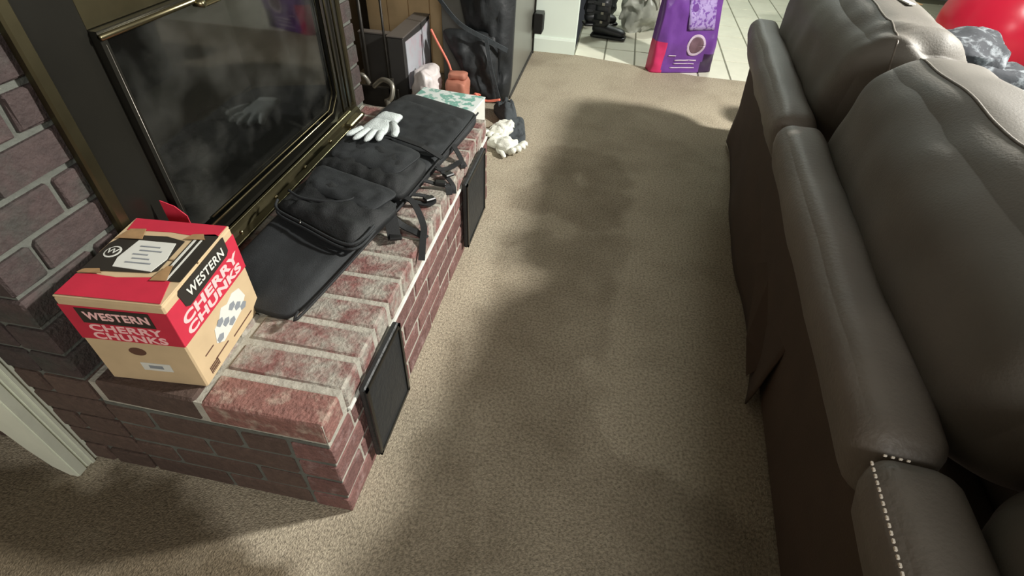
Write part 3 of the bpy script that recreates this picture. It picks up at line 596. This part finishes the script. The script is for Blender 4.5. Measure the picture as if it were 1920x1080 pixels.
# big black bag leaning on the cabinet
bag = thing('duffel_bag', 'large black duffel bag leaning against the grey cabinet', 'bag', (-.26, 2.38, 0))
def bagpoly(name, pts, y0, y1, m, bulge, nz, seed, N_=26):
    pts = [V((p[0]+.26, p[1])) for p in pts]; a, b, c, d = pts; vs_ = []; fs = []
    for side in (0, 1):
        for j in range(N_+1):
            for i in range(N_+1):
                u = math.sin((i/N_*2-1)*math.pi/2); v = math.sin((j/N_*2-1)*math.pi/2); mm = max(abs(u), abs(v)); p_ = 7
                s = mm/((abs(u)**p_+abs(v)**p_)**(1/p_)) if mm > 0 else 1; uu, vv = (u*s+1)/2, (v*s+1)/2
                q = (a*(1-uu)+b*uu)*(1-vv)+(d*(1-uu)+c*uu)*vv
                e_ = (1-mm**4); yy = (y0+y1)/2+(-1 if side == 0 else 1)*((y1-y0)/2*(.35+.65*e_))
                if side == 0: yy += -bulge*e_+nz*noise.noise(V((q.x*9, q.y*7, seed)))*e_+nz*.6*noise.noise(V((q.x*22, q.y*18, seed)))*e_
                vs_.append((q.x, yy-2.38, q.y))
    o = (N_+1)**2
    for j in range(N_):
        for i in range(N_):
            q = j*(N_+1)+i; fs += [(q, q+1, q+N_+2, q+N_+1), (o+q, o+q+N_+1, o+q+N_+2, o+q+1)]
    r_ = [i for i in range(N_+1)]+[(j+1)*(N_+1)+N_ for j in range(N_)]+[N_*(N_+1)+N_-1-i for i in range(N_)]+[(N_-1-j)*(N_+1) for j in range(N_-1)]
    for i in range(len(r_)): fs.append((r_[i], r_[i]+o, r_[(i+1) % len(r_)]+o, r_[(i+1) % len(r_)]))
    return mesh(name, vs_, fs, m, bag, True)
bagpoly('bag_body', [(-.25, .012), (-.09, .02), (-.075, .86), (-.43, .80)], 2.35, 2.47, M['blackcloth'], .02, .05, 1, 34)
bagpoly('front_pocket', [(-.25, .03), (-.15, .05), (-.15, .40), (-.47, .40)], 2.30, 2.36, M['blackcloth'], .03, .05, 4)
strap_b = [(-.46, 2.29, .56), (-.34, 2.262, .45), (-.2, 2.27, .385), (-.095, 2.3, .33)]
ribbon('strap', smooth_path([(x+.26, y-2.38, z) for x, y, z in strap_b], 6), .022, .006, M['greycloth'], bag, side=(.3, 0, 1))
ribbon('strap', smooth_path([(x+.26, y-2.38, z) for x, y, z in [(-.2, 2.26, .39), (-.17, 2.25, .25), (-.14, 2.27, .12), (-.12, 2.3, .03)]], 6), .02, .005, M['greycloth'], bag, side=(1, 0, .2))
cd = tube('power_cord', smooth_path([(-.50, 2.29, .40), (-.47, 2.28, .35), (-.405, 2.26, .25), (-.375, 2.25, .17), (-.32, 2.24, .1), (-.22, 2.2, .12), (-.19, 1.98, .215), (-.135, 1.975, .19), (-.06, 1.96, .21)], 8), .006, M['cord'], None, n=8)
tag(cd, 'orange-pink cord running down the edge of the black bag', 'cord')
cl = thing('dark_cloth', 'charcoal cloth trailing from the black bag onto the carpet', 'clothing', (-.03, 2.1, 0))
def clothfn(P):
    t = (P.y+.3)/.5
    return (P.x-.13*t*1.1+.02, P.y, P.z+max(0, t-.6)*.16)
def cpad(pts, h, sd, nz=.03): return pad('cloth_fold', [(x+.03, y-2.1, 0) for x, y in pts], h, M['greycloth'], cl, n=34, p=5, k=4, nz=nz, ns=20, seed=sd)
cpad([(.0, 1.90), (.085, 1.94), (.02, 2.24), (-.1, 2.20)], .03, 3); cpad([(-.06, 2.1), (.0, 2.16), (-.05, 2.30), (-.17, 2.28)], .09, 5, .05)
db = thing('dark_board', 'flat dark brown board standing left of the box with the printed sheet', 'board', (-.733, 2.11, 0))
box('board', -.078, .078, -.02, .02, 0, .412, M['darkbox'], db, bev=.003); box('board_edge', -.08, .08, -.022, .022, .412, .418, M['boxtopgrey'], db)
dk = thing('dark_box', 'dark box with a grey printed sheet on its side, behind the hearth', 'box', (-.607, 2.27, 0))
box('box_body', -.042, .042, -.22, .2, 0, .415, M['darkbox'], dk, bev=.004); box('box_top', -.045, .045, -.222, .202, .415, .422, M['boxtopgrey'], dk, bev=.002)
prism('printed_sheet', [(-.19, .16), (-.04, .12), (.16, .18), (.185, .40), (.05, .385), (-.2, .395)], 'x', .043, .046, M['sheet'], dk)
cr = thing('wooden_crate', 'tan wooden plank crate behind the dark box', 'crate', (-.79, 2.95, 0))
for i in range(4): box('plank', -.26+i*.132, -.26+i*.132+.128, -.2, -.185, .01+.003*(i % 2), .8, M['wood'], cr, bev=.002)
box('crate_side', .25, .268, -.184, .2, 0, .79, M['wood'], cr); box('crate_side', -.262, -.247, -.184, .2, 0, .79, M['wood'], cr)
box('crate_back', -.247, .25, .185, .2, 0, .79, M['wood'], cr); box('crate_floor', -.247, .25, -.184, .185, 0, .02, M['wood'], cr)
box('rail', -.26, .268, -.207, -.2, .45, .475, M['darkbox'], cr)
ts = thing('fireplace_tool_stand', 'wrought iron fireplace tool stand beyond the hearth end', 'fireplace tools', (-.7, 1.9, 0))
tube('pole', [(0, 0, .0), (0, 0, .8)], .009, M['iron'], ts); 
tube('base', smooth_path([(math.cos(t)*.11, math.sin(t)*.11, .012) for t in np.linspace(0, 2*math.pi, 17)], 2), .01, M['iron'], ts)
boxes('base_bar', [(-.11, .11, -.008, .008, .004, .018), (-.008, .008, -.11, .11, .004, .018)], M['iron'], ts)
boxes('cross_arm', [(-.1, .11, -.008, .008, .62, .635)], M['iron'], ts)
for x, nm in ((-.085, 'poker'), (.095, 'shovel')):
    p_ = tube(nm, [(x, .02, .72), (x, .02, .14)], .006, M['iron'], ts); tube('handle', [(x, .02, .82), (x, .02, .72)], .012, M['steel'], p_)
box('shovel_blade', .05, .14, .012, .02, .1, .22, M['iron'], ts, bev=.003); 
tube('poker_hook', smooth_path([(-.085, .02, .16), (-.085, .02, .11), (-.05, .02, .1), (-.04, .02, .14)], 4), .006, M['iron'], ts)
ir = thing('log_rack', 'low iron log rack with curled steel ends beyond the hearth', 'log rack', (-.60, 1.68, 0))
box('rack_back', -.12, .09, .05, .07, .2, .3, M['iron'], ir, bev=.004)
boxes('rack_leg', [(-.12, -.1, .05, .07, 0, .3)], M['iron'], ir); boxes('rack_leg', [(.07, .09, .05, .07, 0, .34)], M['iron'], ir)
boxes('rack_leg', [(-.12, -.1, -.12, -.1, 0, .24)], M['iron'], ir); boxes('rack_leg', [(.07, .09, -.12, -.1, 0, .24)], M['iron'], ir)
tube('curled_bar', smooth_path([(-.11, -.1, .2), (-.03, -.11, .27), (.06, -.1, .265), (.1, -.06, .25), (.08, .0, .26)], 6), .013, M['steel'], ir)
tube('curled_bar', smooth_path([(.0, .05, .3), (.05, .04, .34), (.1, .02, .33), (.1, .0, .28), (.07, .0, .26)], 6), .011, M['steel'], ir)
tube('curled_bar', smooth_path([(-.13, .05, .31), (-.09, .05, .34), (-.04, .04, .35), (-.02, .05, .31)], 6), .01, M['steel'], ir)
ct = thing('printed_packet', 'teal and white printed box just past the end of the case', 'box', (-.29, 1.86, 0), math.radians(-6))
box('packet_body', -.17, .15, -.1, .1, 0, .215, M['boxwhite'], ct, bev=.003); box('packet_lid', -.172, .152, -.102, .102, .215, .222, M['teal'], ct, bev=.002)
pb = thing('plastic_wrap', 'crumpled white plastic wrap behind the teal printed box', 'packaging', (-.47, 2.085, 0))
soft('wrap', -.07, .06, -.08, .1, 0, .27, .06, M['plastic'], pb, n=16, nz=.035, ns=11, flatbase=True)
sp = thing('paper_bag', 'reddish brown paper bag beside the white plastic wrap', 'bag', (-.315, 2.12, 0))
soft('bag_body', -.055, .05, -.06, .06, 0, .23, .02, M['salmon'], sp, n=10, nz=.012, ns=14, flatbase=True)
soft('rolled_top', -.05, .045, -.03, .03, .22, .26, .015, M['salmon'], sp, n=8, nz=.008, ns=20)
# ---------------------------------------------------------------- purple pet food bag
fbag = thing('pet_food_bag', 'large purple plastic pet food bag with magenta corner by the doorway', 'bag', (.713, 3.16, 0), math.atan2(.318, .948))
def petsurf(x, z):
    H_, W_, D_ = .62, .44, .13; t = z/H_; wd = W_*(1-.18*t); dp = D_*(1-.75*t**1.6); cx = W_/2-.02*t; p_ = .38
    c = min(.9999, abs(x-cx)/(wd/2))**(1/p_); se = math.sqrt(max(0, 1-c*c)); sq = min(1, t*8+.2)
    nn = .012*noise.noise(V((x*9, z*8, 2)))+.006*noise.noise(V((x*22, z*14, 5)))
    return D_/2-dp/2*se**p_+(nn*1.4*(1-.3*t)-.02*math.sin(t*3.14))*sq*min(1, se*2)
def pet():
    N_ = 60; K = 110; vs_ = []; fs = []; H_ = .62; W_ = .44; D_ = .13
    for j in range(N_+1):
        t = j/N_; z = H_*t; wd = W_*(1-.18*t); dp = D_*(1-.75*t**1.6); cx = W_/2-.02*t
        for k in range(K):
            th = 2*math.pi*k/K; ce, se = math.cos(th), math.sin(th); x = cx+wd/2*math.copysign(abs(ce)**.38, ce)
            y = petsurf(x, z) if se <= 0 else D_/2+dp/2*abs(se)**.38+.015*math.sin(t*3.14)*abs(se)
            vs_.append((x, y, z))
    for j in range(N_):
        for k in range(K): fs.append((j*K+k, j*K+(k+1) % K, (j+1)*K+(k+1) % K, (j+1)*K+k))
    fs += [tuple(range(K)), tuple(N_*K+k for k in range(K))]
    o = mesh('bag_body', vs_, fs, M['purple'], fbag, True)
    for mt in ('magenta', 'lavender', 'darkpurple'): o.data.materials.append(M[mt])
    for p in o.data.polygons:
        c = p.center
        if c.x < .075 and c.z < .2: p.material_index = 1
        elif c.x > .34 and c.z < .12: p.material_index = 3
pet()
def patch(nm, m, F, nu, nv, off):
    vs_ = []; fs = []
    for j in range(nv+1):
        for i in range(nu+1):
            x, z = F(i/nu, j/nv); vs_.append((x, petsurf(x, z)-off, z))
    for j in range(nv):
        for i in range(nu): q = j*(nu+1)+i; fs.append((q, q+1, q+nu+2, q+nu+1))
    o = mesh(nm, vs_, fs, M[m], fbag, True); sdm = o.modifiers.new('s', 'SOLIDIFY'); sdm.thickness = .0008; return o
def rectp(nm, m, x0, x1, z0, z1, off=.004, sl=0): patch(nm, m, lambda u, v: (x0+(x1-x0)*u+sl*v, z0+(z1-z0)*v), 10, max(2, int((z1-z0)*40)), off)
rectp('pattern_panel', 'lavender', .19, .37, .27, .6, .0055, -.05)
patch('round_emblem', 'emblem', lambda u, v: (.27+.062*math.cos(2*math.pi*u)*(.76+.24*v), .178+.068*math.sin(2*math.pi*u)*(.76+.24*v)), 40, 5, .0045)
patch('emblem_centre', 'emblem_in', lambda u, v: (.27+.048*math.cos(2*math.pi*u)*v, .178+.053*math.sin(2*math.pi*u)*v), 40, 8, .0035)
rectp('print_line', 'emblem', .15, .30, .078, .086); rectp('print_line', 'emblem', .15, .29, .058, .064); rectp('print_line', 'emblem', .13, .3, .032, .038); rectp('print_line', 'emblem', .1, .15, .11, .118)
# ---------------------------------------------------------------- boots, black jacket and plastic bag on the tiles
def boot(name, label, loc, rz, s=1.):
    b = thing(name, label, 'boot', loc, rz)
    soft('boot_foot', -.06*s, .2*s, -.045*s, .045*s, .02, .1*s, .045*s, M['rubber'], b, n=12, nz=.004, ns=14, fn=lambda P: (P.x, P.y, P.z*(1-.35*max(0, P.x/(.2*s))) if P.z > .02 else P.z))
    soft('boot_sole', -.065*s, .205*s, -.05*s, .05*s, .0, .026, .02*s, M['buckle'], b, n=10)
    soft('boot_shaft', -.058*s, .06*s, -.045*s, .045*s, .06, .28*s, .04*s, M['rubber'], b, n=12, nz=.01, ns=12)
    for k in range(3):
        ribbon('buckle_strap', [(-.062*s, -.05*s, .12+k*.06), (.02*s, -.056*s, .118+k*.06), (.068*s, -.045*s, .115+k*.06)], .018, .006, M['strap'], b, side=(0, 0, 1))
        box('buckle', -.0, .02, -.064*s, -.058*s, .11+k*.06, .128+k*.06, M['steel'], b, bev=.001)
    return b
boot('winter_boot', 'black buckled boot standing on the cream tiles, toe to the right', (.33, 3.83, .001), math.radians(-8), 1.0)
boot('winter_boot', 'black boot behind the front one by the white wall edge', (.245, 4.12, .001), math.radians(20), 1.05)
jk = thing('black_jacket', 'black garment heaped on the tiles beside the white wall', 'clothing', (.22, 4.42, .001))
soft('garment', -.03, .2, -.14, .2, 0, .26, .08, M['blackcloth'], jk, n=16, nz=.04, ns=9, flatbase=True)
prism('white_mark', [(.05+.022*math.cos(a)*(1 if i % 2 else .5), .2+.022*math.sin(a)*(1 if i % 2 else .5)) for i, a in enumerate(np.linspace(0, 2*math.pi, 11)[:-1])], 'y', -.165, -.155, M['boxwhite'], jk)
gp = thing('plastic_bag', 'crumpled grey plastic bag on the tiles left of the purple bag', 'bag', (.63, 4.1, .001))
soft('bag_body', -.14, .14, -.12, .16, 0, .3, .1, M['greyplastic'], gp, n=20, nz=.06, ns=8, flatbase=True)
tube('bag_handle', smooth_path([(0, -.12, .24), (.03, -.16, .3), (.1, -.16, .28), (.12, -.12, .2)], 5), .01, M['plastic'], gp, n=8)
# ---------------------------------------------------------------- beyond the sofa
def ball():
    bmm = bmesh.new(); bmesh.ops.create_uvsphere(bmm, u_segments=48, v_segments=32, radius=.36); me = bpy.data.meshes.new('exercise_ball'); bmm.to_mesh(me); bmm.free()
    t = thing('exercise_ball', 'big glossy red exercise ball beyond the sofa', 'ball', (2.86, 3.62, 0)); o = link('ball_skin', me, M['ball'], t, True); o.location = (0, 0, .358)
    tube('plug', [(-.05, -.33, .5), (-.053, -.345, .51)], .012, M['buckle'], t)
ball()
cs = thing('heaped_clothes', 'grey and white crumpled clothing on the sofa seat by the red ball', 'clothing', (1.80, 2.1, .482), -math.radians(20))
soft('garment', -.17, .2, -.13, .16, 0, .16, .06, M['stripe'], cs, n=26, nz=.045, ns=8, flatbase=True)
soft('sleeve', .1, .3, -.16, .0, 0, .1, .04, M['stripe'], cs, n=16, nz=.02, ns=12, seed=4, flatbase=True)
bl = thing('blue_blanket', 'pale blue cloth spread on the seat in front of the heaped clothes', 'blanket', (2.0, 1.66, .482))
soft('blanket', -.25, .2, -.3, .16, 0, .07, .03, M['bluecloth'], bl, n=18, nz=.02, ns=8, flatbase=True)
cbx = thing('cardboard_box', 'tan cardboard box on the floor left of the red ball', 'box', (2.2, 4.3, 0), math.radians(20))
box('box_body', -.3, .25, -.2, .2, 0, .36, M['cardboard'], cbx, bev=.004); box('box_flap', -.3, .25, -.34, -.2, .355, .36, M['cardboard'], cbx)
box('label', .1, .18, -.203, -.2, .2, .3, M['boxwhite'], cbx)
